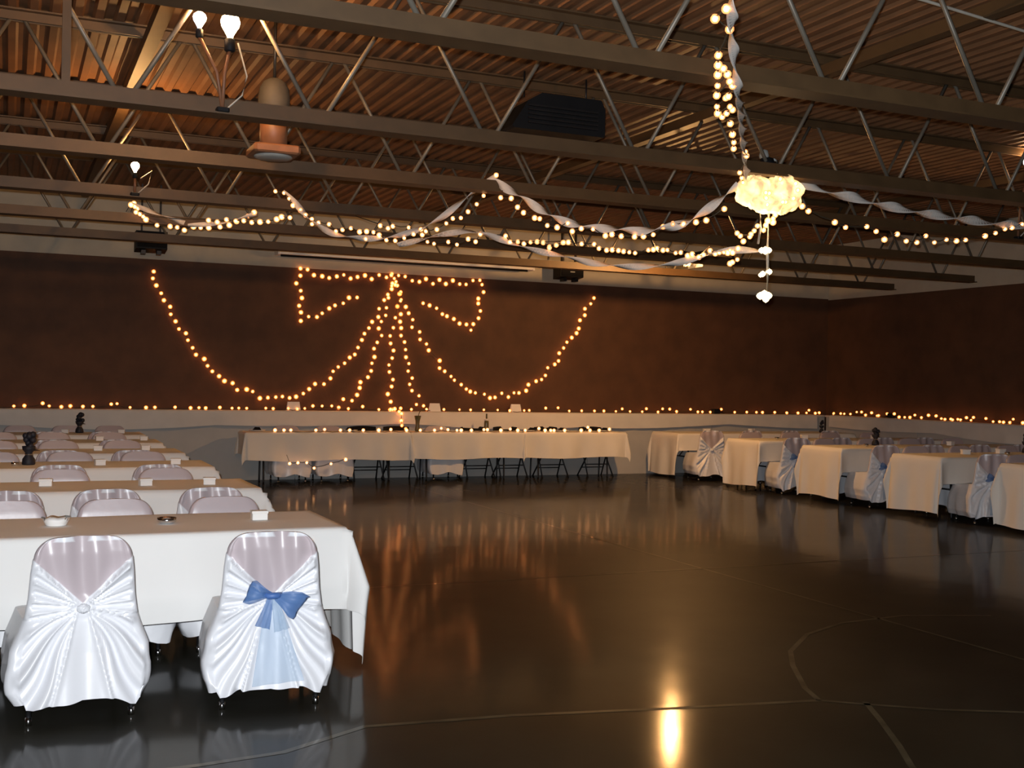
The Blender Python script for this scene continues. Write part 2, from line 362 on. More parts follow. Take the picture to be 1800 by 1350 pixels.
# ------------------------------------------------------------------ round bay light, heater box, speakers, screen case
t = thing('bay_light', 'brown bay light with square flange and grey dome between joists at upper left', 'ceiling light', (1.755, 8.4, 3.147))
MB().lathe([(.115, 0), (.14, .012), (.14, .02)], 20, (0, 0, .0)).build('lens', M['grey'], t)
MB().cbox(-.17, .17, -.17, .17, .02, .085, .02).build('flange', M['rust'], t)
MB().lathe([(.10, .085), (.10, .30), (.085, .31)], 20).build('neck', M['rust'], t)
MB().lathe([(.09, .31), (.112, .33), (.115, .46), (.106, .52), (.082, .565), (.045, .59), (.005, .6)], 20).build('ballast_dome', M['dome'], t)
MB().tube([(0, 0, .6), (0, 0, ZD-3.147)], .012, 6).build('stem', M['leg'], t)
t = thing('unit_heater', 'black chamfered heater box hung under the deck at top centre', 'heater', (4.27, 8.95, 3.70))
hb = MB(); oc = [(-.44, .0), (-.42, -.02), (.43, -.02), (.44, 0), (.44, .22), (.40, .30), (-.17, .30), (-.30, .22)]
hb.add([(x, -.2, z) for x, z in oc] + [(x, .2, z) for x, z in oc], [tuple(range(8)), tuple(range(15, 7, -1))] + [(i, i+8, (i+1) % 8+8, (i+1) % 8) for i in range(8)])
hb.build('housing', M['dark'], t)
for k in range(5): MB().box(-.3, .36, -.225, -.2, .03+.036*k, .045+.036*k).build('louver', M['leg'], t)
for x in (-.25, .35): MB().tube([(x, 0, .3), (x, 0, ZD-3.70)], .008, 6).build('hanger_rod', M['leg'], t)
def speaker(label, x, z, y, wd, h, zc):
    t = thing('loudspeaker', label, 'speaker', (x, y, z), group='black speakers under the roof')
    b = MB(); b.add([(-wd/2, -.14, h*.12), (wd/2, -.14, h*.12), (wd/2, .14, 0), (-wd/2, .14, 0), (-wd/2, -.14, h), (wd/2, -.14, h), (wd/2, .14, h), (-wd/2, .14, h)], [(0,3,2,1),(4,5,6,7),(0,1,5,4),(1,2,6,5),(2,3,7,6),(3,0,4,7)])
    b.build('cabinet', M['dark'], t)
    MB().box(-wd*.46, wd*.46, -.155, -.14, h*.2, h*.95).build('grille', M['grille'], t)
    MB().box(-.04, .04, -.162, -.155, h*.42, h*.5).build('badge', M['grey'], t)
    for s in (-1, 1): MB().box(s*wd*.3-.012, s*wd*.3+.012, -.02, .02, h, zc-z).build('hanger', M['leg'], t)
    for s in (-1, 1): MB().box(s*wd*.25-.03, s*wd*.25+.03, -.1, .04, -.04, 0.0+h*.06).build('foot_bracket', M['leg'], t)
speaker('black speaker hung in front of the pale band, above the left light swag', 1.80, 3.27, 16.75, .42, .28, ZD)
speaker('black speaker hung in front of the pale band, right of the screen case', 8.41, 3.25, 16.8, .42, .24, ZD)
t = thing('screen_case', 'long white roll-up screen case on the pale band above the bow', 'projection screen', (5.77, 17.05, 3.39))
b = MB(); pr_ = [(-.06, 0), (.06, 0), (.06, .13), (-.03, .13), (-.065, .10), (-.065, .02)]
b.add([(-2.1, y, z) for y, z in pr_] + [(2.1, y, z) for y, z in pr_], [tuple(range(5, -1, -1)), tuple(range(6, 12))] + [(i, (i+1) % 6, (i+1) % 6+6, i+6) for i in range(6)])
b.build('case', M['white'], t)
MB().tube([(-2.07, -.03, -.02), (2.0, -.03, -.02)], .016, 8).build('bottom_bar', M['dark'], t)
for s in (-1, 1): MB().cbox(s*2.1-.02, s*2.1+.02, -.07, .19, -.01, .14, .006).build('end_cap', M['white'], t)

# ================================================================== STRING LIGHTS
def bulb_mesh(name, core, shell):
    b = MB()
    for r, n, m, mi in ((.66, 6, 4, 0), (1.0, 8, 5, 1)):
        b.lathe([(max(1e-3, r*math.sin(math.pi*i/m)), -r*math.cos(math.pi*i/m)) for i in range(m+1)], n, mi=mi)
    return b.mesh(name, [core, shell])
BULB_W = bulb_mesh('wall_bulb', M['core'], M['shell'])
BULB_C = bulb_mesh('ceiling_bulb', M['core2'], M['shell2'])
def string_lights(label, pts, me, r, group, wire=True, woff=(0, 0, .012), tie=None):
    c = Vector(pts[0]); t = thing('string_lights', label, 'string lights', c, group=group)
    if wire:
        P = [Vector(p) - c + Vector(woff) for p in pts]; Q = []
        for i in range(len(P)-1):
            Q.append(P[i]); Q.append((P[i]+P[i+1])/2 + Vector((0, 0, -.012)))
        Q.append(P[-1])
        if tie: Q.insert(0, Vector(tie) - c)
        MB().tube(Q, .0045, 4).build('wire', M['wire'], t)
    for p in pts:
        o = inst('bulb', me, t, Vector(p)-c); s = r*random.uniform(.82, 1.15); o.scale = (s, s, s)
    return t
WALLS = {
'swag_a': [(1.90,3.04),(1.89,2.94),(1.94,2.84),(2.01,2.73),(2.05,2.63),(2.14,2.54),(2.15,2.43),(2.22,2.33),(2.27,2.22),(2.37,2.16),(2.40,2.06),(2.47,1.95),(2.52,1.85),(2.64,1.79),(2.69,1.69),(2.76,1.61),(2.86,1.54),(2.94,1.47),(3.06,1.44),(3.13,1.34),(3.27,1.35),(3.36,1.32),(3.47,1.22),(3.59,1.23),(3.71,1.24),(3.81,1.25),(3.92,1.23),(4.02,1.25),(4.13,1.30),(4.22,1.37),(4.31,1.45),(4.45,1.45),(4.55,1.54),(4.59,1.65),(4.67,1.72),(4.77,1.78),(4.85,1.87),(4.93,1.92),(4.98,2.03),(5.04,2.15),(5.08,2.25),(5.15,2.34),(5.20,2.44),(5.30,2.52),(5.31,2.65),(5.39,2.79),(5.45,2.88),(5.51,2.97),(5.52,3.06)],
'loop_a': [(4.95,2.81),(4.82,2.80),(4.73,2.71),(4.60,2.67),(4.51,2.62),(4.40,2.54),(4.32,2.48),(4.19,2.48),(4.07,2.41),(4.07,2.54),(4.04,2.64),(4.08,2.76),(4.06,2.87),(3.99,2.98),(4.05,3.10),(4.05,3.21),(4.16,3.20),(4.26,3.12),(4.39,3.11),(4.50,3.09),(4.62,3.12),(4.73,3.15),(4.84,3.10),(4.95,3.13),(5.07,3.16),(5.18,3.11),(5.30,3.18),(5.42,3.15),(5.50,3.19)],
'tail_a': [(5.51,3.02),(5.46,2.83),(5.43,2.67),(5.42,2.55),(5.35,2.45),(5.31,2.34),(5.36,2.23),(5.29,2.12),(5.24,2.02),(5.25,1.89),(5.21,1.79),(5.20,1.67),(5.15,1.57),(5.03,1.49),(5.02,1.40),(4.98,1.29),(4.90,1.20),(4.76,1.22),(4.69,1.09)],
'tail_b': [(5.57,3.04),(5.64,2.90),(5.61,2.70),(5.58,2.52),(5.55,2.36),(5.50,2.23),(5.51,2.11),(5.56,2.00),(5.54,1.88),(5.49,1.77),(5.50,1.66),(5.56,1.54),(5.54,1.43),(5.48,1.31),(5.53,1.19),(5.52,1.06)],
'tail_c': [(5.60,3.03),(5.65,2.90),(5.66,2.79),(5.61,2.70),(5.67,2.58),(5.66,2.46),(5.68,2.36),(5.68,2.24),(5.74,2.14),(5.76,2.02),(5.77,1.90),(5.82,1.80),(5.81,1.68),(5.88,1.57),(5.84,1.47),(5.88,1.37),(6.00,1.29),(5.96,1.15),(6.08,1.13)],
'swag_b': [(5.58,3.09),(5.66,2.93),(5.67,2.81),(5.75,2.70),(5.80,2.60),(5.87,2.50),(5.86,2.38),(5.99,2.31),(6.00,2.19),(6.11,2.12),(6.15,2.02),(6.34,1.86),(6.34,1.74),(6.43,1.69),(6.54,1.61),(6.60,1.55),(6.72,1.48),(6.81,1.41),(6.88,1.37),(6.97,1.35),(7.13,1.33),(7.23,1.27),(7.32,1.28),(7.44,1.35),(7.56,1.29),(7.66,1.36),(7.75,1.36),(7.88,1.40),(7.92,1.50),(8.06,1.56),(8.16,1.59),(8.23,1.66),(8.27,1.79),(8.40,1.85),(8.47,1.91),(8.48,2.04),(8.56,2.13),(8.62,2.23),(8.71,2.31),(8.80,2.39),(8.84,2.47),(8.86,2.61),(8.95,2.70),(8.95,2.81),(9.06,2.90),(9.12,3.00)],
'loop_b': [(5.51,3.21),(5.55,3.14),(5.62,3.19),(5.73,3.18),(5.85,3.12),(5.97,3.11),(6.08,3.16),(6.20,3.09),(6.31,3.16),(6.42,3.10),(6.54,3.16),(6.66,3.11),(6.77,3.11),(6.89,3.18),(7.01,3.19),(7.05,3.12),(7.08,3.00),(6.99,2.89),(6.99,2.81),(7.03,2.69),(7.00,2.57),(6.91,2.47),(6.87,2.37),(6.79,2.46),(6.67,2.47),(6.57,2.54),(6.45,2.58),(6.37,2.61),(6.27,2.70),(6.15,2.74),(6.04,2.77)],
}
wl = {'swag_a': 'warm string lights hung as the left half swag on the back wall', 'loop_a': 'string lights outlining the left loop of the bow on the back wall',
      'tail_a': 'string lights forming the leftmost wavy ribbon tail under the bow', 'tail_b': 'string lights forming the middle ribbon tail straight under the bow knot', 'tail_c': 'string lights forming the ribbon tail right of the middle one',
      'swag_b': 'warm string lights hung as the right half swag on the back wall', 'loop_b': 'string lights outlining the right loop of the bow on the back wall'}
for k, L in WALLS.items(): string_lights(wl[k], [(x, 17.222, z) for x, z in L], BULB_W, .034, 'string lights of the bow on the back wall')
R = random.Random(11)
pts = []; x = -1.2
while x < 13.9:
    pts.append((x, 17.14 + R.uniform(-.05, .05), 1.066 + (R.random() < .3)*.045 + R.uniform(0, .012))); x += R.uniform(.07, .30)
string_lights('amber string lights lying along the ledge of the back wall', pts, BULB_W, .026, 'ledge string lights', woff=(0, 0, -.012))
pts = []; y = 16.95
while y > 9.0:
    pts.append((14.02 + R.uniform(-.04, .05), y, 1.066 + (R.random() < .35)*.045 + R.uniform(0, .012))); y -= R.uniform(.06, .19)
string_lights('amber string lights lying along the ledge of the right wall', pts, BULB_W, .026, 'ledge string lights', woff=(0, 0, -.012))
HT = [(3.54,0.73),(3.67,0.74),(3.77,0.75),(4.14,0.73),(4.27,0.76),(4.51,0.75),(4.65,0.74),(4.86,0.75),(5.10,0.75),(5.29,0.76),(5.54,0.75),(5.76,0.74),(5.99,0.72),(6.10,0.78),(6.21,0.76),(6.36,0.72),(6.43,0.75),(6.60,0.73),(6.81,0.76),(6.87,0.76),(7.10,0.75),(7.26,0.77),(7.39,0.72),(7.52,0.73),(7.76,0.78),(7.87,0.73),(7.97,0.75),(8.03,0.75),(8.22,0.74),(8.52,0.73),(8.64,0.80),(8.68,0.74),(8.85,0.74),(9.04,0.77)]
dp = [(5.49, 17.1, 1.075), (5.56, 17.1, 1.08), (5.65, 17.08, 1.09), (5.6, 17.0, 1.04), (5.64, 17.0, 1.01), (5.62, 16.95, .90), (5.6, 16.85, .83), (5.58, 16.6, .79)]
string_lights('string lights dropping from the ledge to the head table', dp, BULB_W, .032, 'head table string lights')
string_lights('white string lights laid along the front edge of the head table', [(x, 16.44, .775 + max(0, z-.75)) for x, z in HT], BULB_C, .03, 'head table string lights', woff=(0, 0, -.02))
string_lights('few string lights dangling under the left part of the head table cloth', [(3.73, 16.30, .30), (3.85, 16.30, .31), (3.98, 16.30, .31), (4.09, 16.30, .23), (4.34, 16.30, .29), (4.56, 16.30, .35)], BULB_C, .028, 'head table string lights', tie=(3.70, 16.375, .42))
CEIL = {
'ceil_b_a': [(2.37,11.20,3.37),(2.44,11.13,3.35),(2.48,11.08,3.29),(2.51,11.04,3.22),(2.57,10.98,3.17),(2.61,10.93,3.12),(2.66,10.88,3.08),(2.66,10.87,3.03),(2.71,10.81,3.04),(2.79,10.72,3.02),(2.84,10.65,2.95),(2.89,10.60,2.96),(2.95,10.52,2.97),(3.01,10.43,2.93),(3.06,10.37,2.93),(3.06,10.38,2.86),(3.11,10.31,2.92),(3.15,10.26,2.89),(3.20,10.19,2.84),(3.26,10.11,2.83),(3.32,10.03,2.85),(3.38,9.94,2.88),(3.43,9.88,2.92),(3.44,9.87,2.87),(3.46,9.83,2.90),(3.53,9.73,2.91),(3.59,9.65,2.96),(3.63,9.59,3.00),(3.68,9.52,3.00),(3.72,9.45,3.05),(3.77,9.37,3.11),(3.81,9.31,3.18),(3.82,9.28,3.22),(3.85,9.24,3.29),(3.88,9.20,3.35)],
'ceil_a_ch': [(3.91,9.16,3.15),(3.98,9.09,3.14),(4.02,9.04,3.06),(4.06,9.00,3.01),(4.13,8.92,2.96),(4.16,8.88,2.95),(4.21,8.83,2.89),(4.27,8.76,2.87),(4.33,8.68,2.90),(4.36,8.65,2.83),(4.41,8.58,2.85),(4.48,8.50,2.84),(4.55,8.41,2.78),(4.59,8.37,2.79),(4.64,8.30,2.77),(4.71,8.20,2.76),(4.76,8.14,2.76),(4.81,8.07,2.77),(4.86,8.00,2.83),(4.91,7.93,2.85),(4.96,7.85,2.84),(5.02,7.76,2.85),(5.07,7.69,2.86),(5.15,7.56,2.94)],
'ceil_low': [(3.38,10.98,3.08),(3.44,10.91,3.05),(3.48,10.88,3.07),(3.60,10.74,3.05),(3.74,10.57,2.90),(3.79,10.52,2.88),(3.89,10.39,2.89),(3.95,10.31,2.86),(4.03,10.22,2.91),(4.08,10.15,2.88),(4.11,10.11,2.95),(4.28,9.89,2.92),(4.31,9.85,2.86),(4.36,9.78,2.86),(4.44,9.67,2.85),(4.48,9.61,2.85),(4.52,9.56,2.84),(4.56,9.51,2.80),(4.60,9.45,2.81),(4.64,9.38,2.83),(4.36,9.78,2.86),(4.40,9.73,2.84),(4.44,9.67,2.85),(4.48,9.61,2.85),(4.52,9.56,2.84),(4.56,9.51,2.79),(4.60,9.44,2.81),(4.64,9.39,2.83),(4.67,9.34,2.83),(4.75,9.23,2.81),(4.82,9.12,2.80),(4.85,9.08,2.76),(4.89,9.01,2.74),(4.92,8.96,2.74),(4.95,8.90,2.73),(4.98,8.86,2.72),(5.01,8.81,2.71),(5.04,8.76,2.70),(5.11,8.65,2.72),(5.13,8.60,2.72),(5.15,8.57,2.73),(5.18,8.52,2.71),(5.20,8.48,2.71),(5.24,8.41,2.68),(5.26,8.36,2.68),(5.29,8.30,2.65),(5.31,8.26,2.66),(5.34,8.20,2.63),(5.36,8.16,2.65),(5.39,8.11,2.68),(5.41,8.06,2.65),(5.43,8.03,2.66),(5.45,7.99,2.66),(5.46,7.95,2.65),(5.47,7.93,2.67),(5.48,7.91,2.65),(5.50,7.86,2.68),(5.50,7.87,2.59),(5.48,7.91,2.57),(5.47,7.93,2.56)],
'ceil_c1': [(1.19,13.05,3.39),(1.23,13.03,3.37),(1.24,13.03,3.31),(1.28,13.00,3.29),(1.34,12.97,3.23),(1.45,12.91,3.17),(1.58,12.85,3.16),(1.65,12.81,3.15),(1.72,12.77,3.12),(1.81,12.73,3.16),(1.88,12.69,3.15),(1.96,12.65,3.15),(2.07,12.59,3.16),(2.16,12.54,3.18),(2.23,12.50,3.22),(2.34,12.44,3.28),(2.40,12.41,3.32)],
'ceil_c2': [(1.22,13.05,3.41),(1.26,13.01,3.35),(1.31,12.96,3.26),(1.91,12.35,3.19),(1.99,12.28,3.17),(2.07,12.19,3.19),(2.15,12.10,3.17),(2.22,12.03,3.17),(2.29,11.96,3.15),(2.36,11.88,3.15),(2.43,11.81,3.15),(2.50,11.73,3.17),(2.54,11.68,3.19),(2.61,11.61,3.18)],
'ceil_right': [(5.86,7.50,3.01),(5.94,7.52,2.98),(6.26,7.58,2.92),(6.39,7.60,2.89),(6.65,7.64,2.92),(6.77,7.66,2.89),(6.88,7.68,2.83),(7.04,7.70,2.89),(7.16,7.72,2.84),(7.30,7.74,2.84),(7.43,7.77,2.91),(7.54,7.78,2.86),(7.71,7.81,2.90),(7.85,7.83,2.90),(7.98,7.85,2.92),(8.26,7.89,2.98),(8.41,7.91,3.02),(8.55,7.93,3.07),(8.65,7.94,3.09),(8.81,7.97,3.14),(9.06,8.00,3.23)],
'ceil_vert': [(2.98,4.39,3.27),(2.98,4.48,3.25),(3.13,4.58,3.25),(3.25,4.85,3.21),(3.31,4.94,3.19),(3.37,5.03,3.17),(3.37,4.98,3.19),(3.43,5.03,3.18),(3.45,5.15,3.15),(3.54,5.29,3.14),(3.50,5.11,3.17),(3.54,5.14,3.16),(3.63,5.31,3.15),(3.66,5.38,3.16),(3.73,5.57,3.16),(3.85,5.74,3.17),(3.82,5.57,3.17),(3.90,5.66,3.18),(3.92,5.75,3.18),(3.95,5.84,3.18),(4.12,6.00,3.19),(4.31,6.25,3.19),(4.46,6.45,3.19),(4.55,6.58,3.18),(4.71,6.67,3.19),(4.80,6.78,3.19),(5.01,7.16,3.15),(5.12,7.29,3.14),(5.21,7.40,3.13)],
'ceil_under': [(5.58,7.45,2.98),(5.56,7.45,2.95),(5.56,7.45,2.91),(5.54,7.45,2.88),(5.54,7.45,2.85),(5.49,7.45,2.86),(5.47,7.45,2.82),(5.45,7.45,2.78),(5.39,7.45,2.81),(5.36,7.45,2.77),(5.33,7.45,2.74),(5.32,7.45,2.72),(5.20,7.45,2.74),(5.23,7.45,2.72),(5.26,7.45,2.68)],
}
cl = {'ceil_b_a': 'string lights swagged between the two joist peaks at centre left', 'ceil_a_ch': 'string lights swagged from the centre peak to the hanging tulle cluster',
      'ceil_low': 'lower string lights running to the bright bundle beside the tulle cluster', 'ceil_c1': 'string lights swagged from the left lamp joist, lower run', 'ceil_c2': 'string lights from the left lamp joist, upper run towards the centre peak',
      'ceil_right': 'string lights sagging from the tulle cluster to the right edge', 'ceil_vert': 'string lights bunched and hanging from the top edge down to the tulle cluster', 'ceil_under': 'string lights curled under the tulle cluster'}
for k, L in CEIL.items(): string_lights(cl[k], L, BULB_C, .0235 if k not in ('ceil_vert', 'ceil_c1', 'ceil_c2') else (.021 if k == 'ceil_vert' else .029), 'string lights under the roof', tie={'ceil_low': (3.2, 11.26, 3.2), 'ceil_c1': (1.15, 13.17, 3.33), 'ceil_c2': (1.2, 13.17, 3.33), 'ceil_b_a': (2.3, 11.3, 3.33), 'ceil_right': (5.6, 7.46, 3.1), 'ceil_under': (5.55, 7.46, 3.05)}.get(k))

# ------------------------------------------------------------------ twisted crepe streamers
def catmull(P, n):
    P = [Vector(p) for p in P]; out = []
    for i in range(len(P)-1):
        p0, p1, p2, p3 = P[max(0, i-1)], P[i], P[i+1], P[min(len(P)-1, i+2)]
        for k in range(n):
            t = k/n; out.append(.5*((2*p1)+(p2-p0)*t+(2*p0-5*p1+4*p2-p3)*t*t+(3*p1-p0-3*p2+p3)*t**3))
    out.append(P[-1]); return out
def streamer(label, pts, wd, pitch, ph=0.0):
    P = catmull(pts, 14); c = P[0]; rows = []; s = 0
    for i, p in enumerate(P):
        if i: s += (p-P[i-1]).length
        t = (P[min(i+1, len(P)-1)]-P[max(0, i-1)]).normalized(); a = t.cross(Vector((0, 0, 1))).normalized(); b = a.cross(t)
        an = math.pi*s/pitch + ph; d = a*math.cos(an)+b*math.sin(an); e = a*-math.sin(an)+b*math.cos(an); h = wd/2; q = p-c; th = .0015
        rows.append([q-d*h-e*th, q+d*h-e*th, q+d*h+e*th, q-d*h+e*th])
    tag(MB().grid(rows, closed=True).build('crepe_streamer', M['crepe'], None, c), label, 'streamer', 'twisted crepe streamers')
ST = {
'st_a_ch': [(3.88,9.20,3.30),(3.96,9.10,3.21),(4.07,8.98,3.12),(4.18,8.86,3.01),(4.29,8.73,2.93),(4.41,8.59,2.87),(4.54,8.43,2.84),(4.66,8.27,2.82),(4.75,8.14,2.80),(4.87,7.98,2.82),(4.97,7.84,2.85),(5.05,7.72,2.92),(5.14,7.57,3.03),(5.21,7.45,3.12)],
'st_b_a': [(2.44,11.12,3.36),(2.53,11.02,3.24),(2.64,10.89,3.08),(2.80,10.71,2.94),(2.96,10.50,2.88),(3.20,10.19,2.86),(3.39,9.93,2.91),(3.54,9.72,3.00),(3.64,9.57,3.10),(3.74,9.41,3.21),(3.87,9.20,3.33)],
'st_low': [(3.52,10.83,2.88),(3.94,10.33,2.98),(4.13,10.08,2.95),(4.27,9.91,2.88),(4.43,9.69,2.79),(4.68,9.34,2.69),(4.84,9.09,2.62),(5.02,8.79,2.58),(5.19,8.50,2.58),(5.32,8.25,2.62),(5.47,7.92,2.67),(5.59,7.65,2.64)],
'st_right': [(5.79,7.49,3.20),(5.99,7.53,3.19),(6.20,7.57,3.16),(6.48,7.61,3.15),(6.76,7.66,3.13),(7.06,7.71,3.12),(7.44,7.77,3.11),(7.83,7.83,3.11),(8.33,7.90,3.11),(8.84,7.97,3.13),(9.28,8.03,3.19)],
'st_vert': [(2.94,4.30,3.43),(2.95,4.30,3.28),(3.19,4.64,3.25),(3.40,4.92,3.21),(3.62,5.20,3.15),(4.03,5.75,3.19),(4.43,6.30,3.20),(4.79,6.78,3.19),(5.15,7.26,3.15)],
'st_c': [(1.20,13.04,3.40),(1.38,12.89,3.31),(1.57,12.73,3.23),(1.70,12.62,3.18)],
'st_c2': [(1.72,12.51,3.14),(2.12,12.45,3.20),(2.42,12.40,3.31)],
}
sl = {'st_a_ch': ('white twisted streamer from the centre peak to the tulle cluster', .075, .34), 'st_b_a': ('white twisted streamer between the two centre-left joist peaks', .06, .5), 'st_low': ('pale streamer of the lower run passing in front of the right speaker', .06, .5),
      'st_right': ('white twisted streamer from the tulle cluster to the right edge', .085, .55), 'st_vert': ('white twisted streamer coming down from the top edge to the tulle cluster', .055, .42), 'st_c': ('short streamer beside the bulbs under the left lamp', .05, .5), 'st_c2': ('short pale streamer behind the left bulb swag', .05, .6)}
for k, L in ST.items(): streamer(sl[k][0], L, sl[k][1], sl[k][2], .6)

# ------------------------------------------------------------------ hanging tulle cluster with crystal strand
t = thing('tulle_cluster', 'glowing tulle cluster hung from a joist with a strand of lit crystals below', 'hanging decoration', (5.47, 7.45, 2.22))
def puff(seed, rx, ry, rz):
    rn = random.Random(seed); ph = [rn.random()*6 for _ in range(6)]; rows = []; n, m = 28, 16
    for i in range(m+1):
        th = math.pi*i/m; row = []
        for k in range(n):
            a = 2*math.pi*k/n
            w_ = 1 + .09*math.sin(5*a+ph[0]+2*math.sin(3*th+ph[1])) + .07*math.sin(9*a+ph[2]-4*th) + .05*math.sin(7*th+ph[3])
            row.append((rx*w_*math.sin(th)*math.cos(a), ry*w_*math.sin(th)*math.sin(a), -rz*w_*math.cos(th)))
        rows.append(row)
    return MB().grid(rows, closed=True)
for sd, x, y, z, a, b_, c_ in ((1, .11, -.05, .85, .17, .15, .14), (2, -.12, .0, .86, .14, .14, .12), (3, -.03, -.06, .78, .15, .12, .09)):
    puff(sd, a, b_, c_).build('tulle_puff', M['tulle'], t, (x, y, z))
rb = random.Random(4)
for k in range(16): inst('bulb', BULB_C, t, (rb.uniform(-.22, .2), rb.uniform(-.21, -.12), .85+rb.uniform(-.12, .1)), sc=.02)
MB().lathe([(.03, .98), (.06, 1.0), (.07, 1.08), (.05, 1.13), (.02, 1.14)], 14).build('canopy', M['dark'], t)
MB().lathe([(.035, 1.13), (.04, 1.15), (.03, 1.19), (.004, 1.2)], 12, (-.03, 0, 0)).build('cap', M['grey'], t)
MB().tube([(.09, 0, .9), (.10, 0, 1.05), (.10, 0, 1.12), (.06, 0, 1.13)], .012, 6).build('hook', M['grey'], t)
MB().tube([(0, .02, 1.14), (0, .05, 1.2)], .008, 6).build('stem', M['leg'], t)
MB().tube([(.03, 0, .75), (.02, 0, .4), (.03, 0, .2), (.02, 0, .05)], .011, 6).build('strand', M['cord'], t)
MB().tube([(-.06, 0, .75), (-.05, 0, .58), (-.07, 0, .45)], .009, 6).build('strand', M['cord'], t)
cry = [(.0, 0, .402, .034), (-.035, 0, .40, .026), (.035, 0, .405, .026), (.04, 0, .235, .028), (-.02, 0, .215, .026), (-.04, 0, .205, .02), (.0, 0, .05, .04), (-.04, 0, .04, .032), (.04, 0, .045, .032), (.0, -.02, .015, .03)]
cm = MB(); cm.lathe([(.001, -1), (.7, -.55), (1, 0), (.7, .55), (.001, 1)], 7, smooth=False); cme = cm.mesh('crystal', M['crystal'])
for x, y, z, r in cry: inst('crystal', cme, t, (x, y, z), sc=r)
bulb_light('cluster_light', t, (0, -.02, .62), LAMP_W*.1, (1, .66, .32), .06)

# ================================================================== TABLES
def cloth_mesh(name, L, W, h, e, df, seed, m, nt=16, ns=34, no=12, tip=.14, db=None, crease=False, wav=1.0):
    db = df if db is None else db
    rnd = random.Random(seed); ph = [rnd.random()*6.28 for _ in range(8)]
    S = [-L/2-e+e*i/no for i in range(no)] + [-L/2+L*i/ns for i in range(ns+1)] + [L/2+e*(i+1)/no for i in range(no)]
    T = [-W/2-df+df*i/no for i in range(no)] + [-W/2+W*i/nt for i in range(nt+1)] + [W/2+db*(i+1)/no for i in range(no)]
    rows = []
    for t_ in T:
        row = []
        for s_ in S:
            a = max(0, abs(s_)-L/2); b = max(0, abs(t_)-W/2); sx = 1 if s_ > 0 else -1; sy = 1 if t_ > 0 else -1
            cx = max(-L/2, min(L/2, s_)); cy = max(-W/2, min(W/2, t_))
            if a == 0 and b == 0:
                row.append((cx, cy, h + .0015*math.sin(s_*5+ph[0])*math.sin(t_*6+ph[1]))); continue
            # pointed corners are trimmed a little, as a soft cloth falls
            rho = math.hypot(a, b); fi = math.atan2(b, a); s2 = math.sin(2*fi)**2
            if s2 > 0: rho *= (1 - .10*s2)
            ci = (ph[int((sx+1)+(sy+1)/2) % 4])
            out = .006 + .05*rho
            if b > .31 and sy < 0 and not a and crease: out -= (b-.31)*.22
            if b and not a: out += wav*(.016*math.sin(s_*7+ph[2]+sy) + .010*math.sin(s_*15+ph[3])) * min(1, rho/.35) + .012
            elif a and not b: out += (.022*math.sin(t_*9+ph[4]+sx) + .012*math.sin(t_*19+ph[5])) * min(1, rho/.4) + .012
            else:
                g = rho/.33 if rho < .33 else 1 - .45*(rho-.33)/.4
                out += tip*s2*max(.2, g) + .012
                out += (.03 if no > 15 else .012)*math.sin(6*fi+ci)*s2*min(1, rho/.4)
            hem = .012*math.sin(s_*4+ph[6]) + .014*math.sin(t_*5+ph[7])
            z = h - math.sqrt(max(0, rho*rho-min(out, rho*.8)**2)) + hem*min(1, rho/.4)
            if rho < .02: z = h - rho*.5
            row.append((cx + sx*out*math.cos(fi), cy + sy*out*math.sin(fi), max(.012, z)))
        rows.append(row)
    return MB().grid(rows).mesh(name, m)
def table_parts(L, W, h):
    top = MB().cbox(-L/2, L/2, -W/2, W/2, h-.035, h-.004, .01).mesh('tabletop', M['top'])
    leg = MB()
    for s in (-1, 1): leg.tube([(0, s*(W/2-.14), h-.03), (0, s*(W/2-.10), .02), (0, s*(W/2-.10), .0)], .014, 8)
    leg.tube([(0, -W/2+.12, .35), (0, W/2-.12, .35)], .011, 6); leg.tube([(0, 0, .35), (.3, 0, h-.04)], .009, 6)
    return top, leg.mesh('leg_frame', M['leg'])
def table(label, clabel, cx, cy, L, W, h, cme, parts, cm='cloth', rz=0.0, grp='banquet tables'):
    t = thing('folding_table', label, 'table', (cx, cy, 0), rz, grp)
    inst('tabletop', parts[0], t)
    inst('leg_frame', parts[1], t, (-L/2+.28, 0, 0)); inst('leg_frame', parts[1], t, (L/2-.28, 0, 0), math.pi)
    c = inst('tablecloth', cme, None, (cx, cy, 0), rz); tag(c, clabel, 'tablecloth', 'white tablecloths'); return t
TH = .74
LL, LW = 2.42, .80
lp = table_parts(LL, LW, TH)
hero = cloth_mesh('tablecloth', LL, LW, TH+.004, .66, .43, 2, M['cloth'], 20, 60, 22, db=.27, crease=True)
cA = cloth_mesh('tablecloth', LL, LW, TH+.004, .62, .42, 8, M['cloth'], db=.27); cB = cloth_mesh('tablecloth', LL, LW, TH+.004, .60, .42, 21, M['cloth'], db=.27)
rows_l = [5.94, 8.17, 10.2, 12.04, 13.88, 15.72]
num = ['nearest', 'second', 'third', 'fourth', 'fifth', 'sixth and farthest']
for i, y in enumerate(rows_l):
    table(f'long folding table hidden by its cloth, {num[i]} in the left block', f'white cloth on the {num[i]} table of the left block', 1.67-LL/2, y+LW/2, LL, LW, TH, hero if i == 0 else (cA, cB)[i % 2], lp, grp='tables of the left block')
RL, RW = 3.66, .80
rp = table_parts(RL, RW, TH)
rc = [cloth_mesh('tablecloth', RL, RW, TH+.004, .68, .30, s, M['cloth2'], tip=.07, db=.27) for s in (31, 32, 33, 34, 35)]
rows_r = [16.02, 13.8, 12.0, 10.24, 8.55]       # front edges
rnum = ['farthest, next to the head table', 'second from the back', 'third from the back', 'fourth from the back', 'nearest, cut by the right edge']
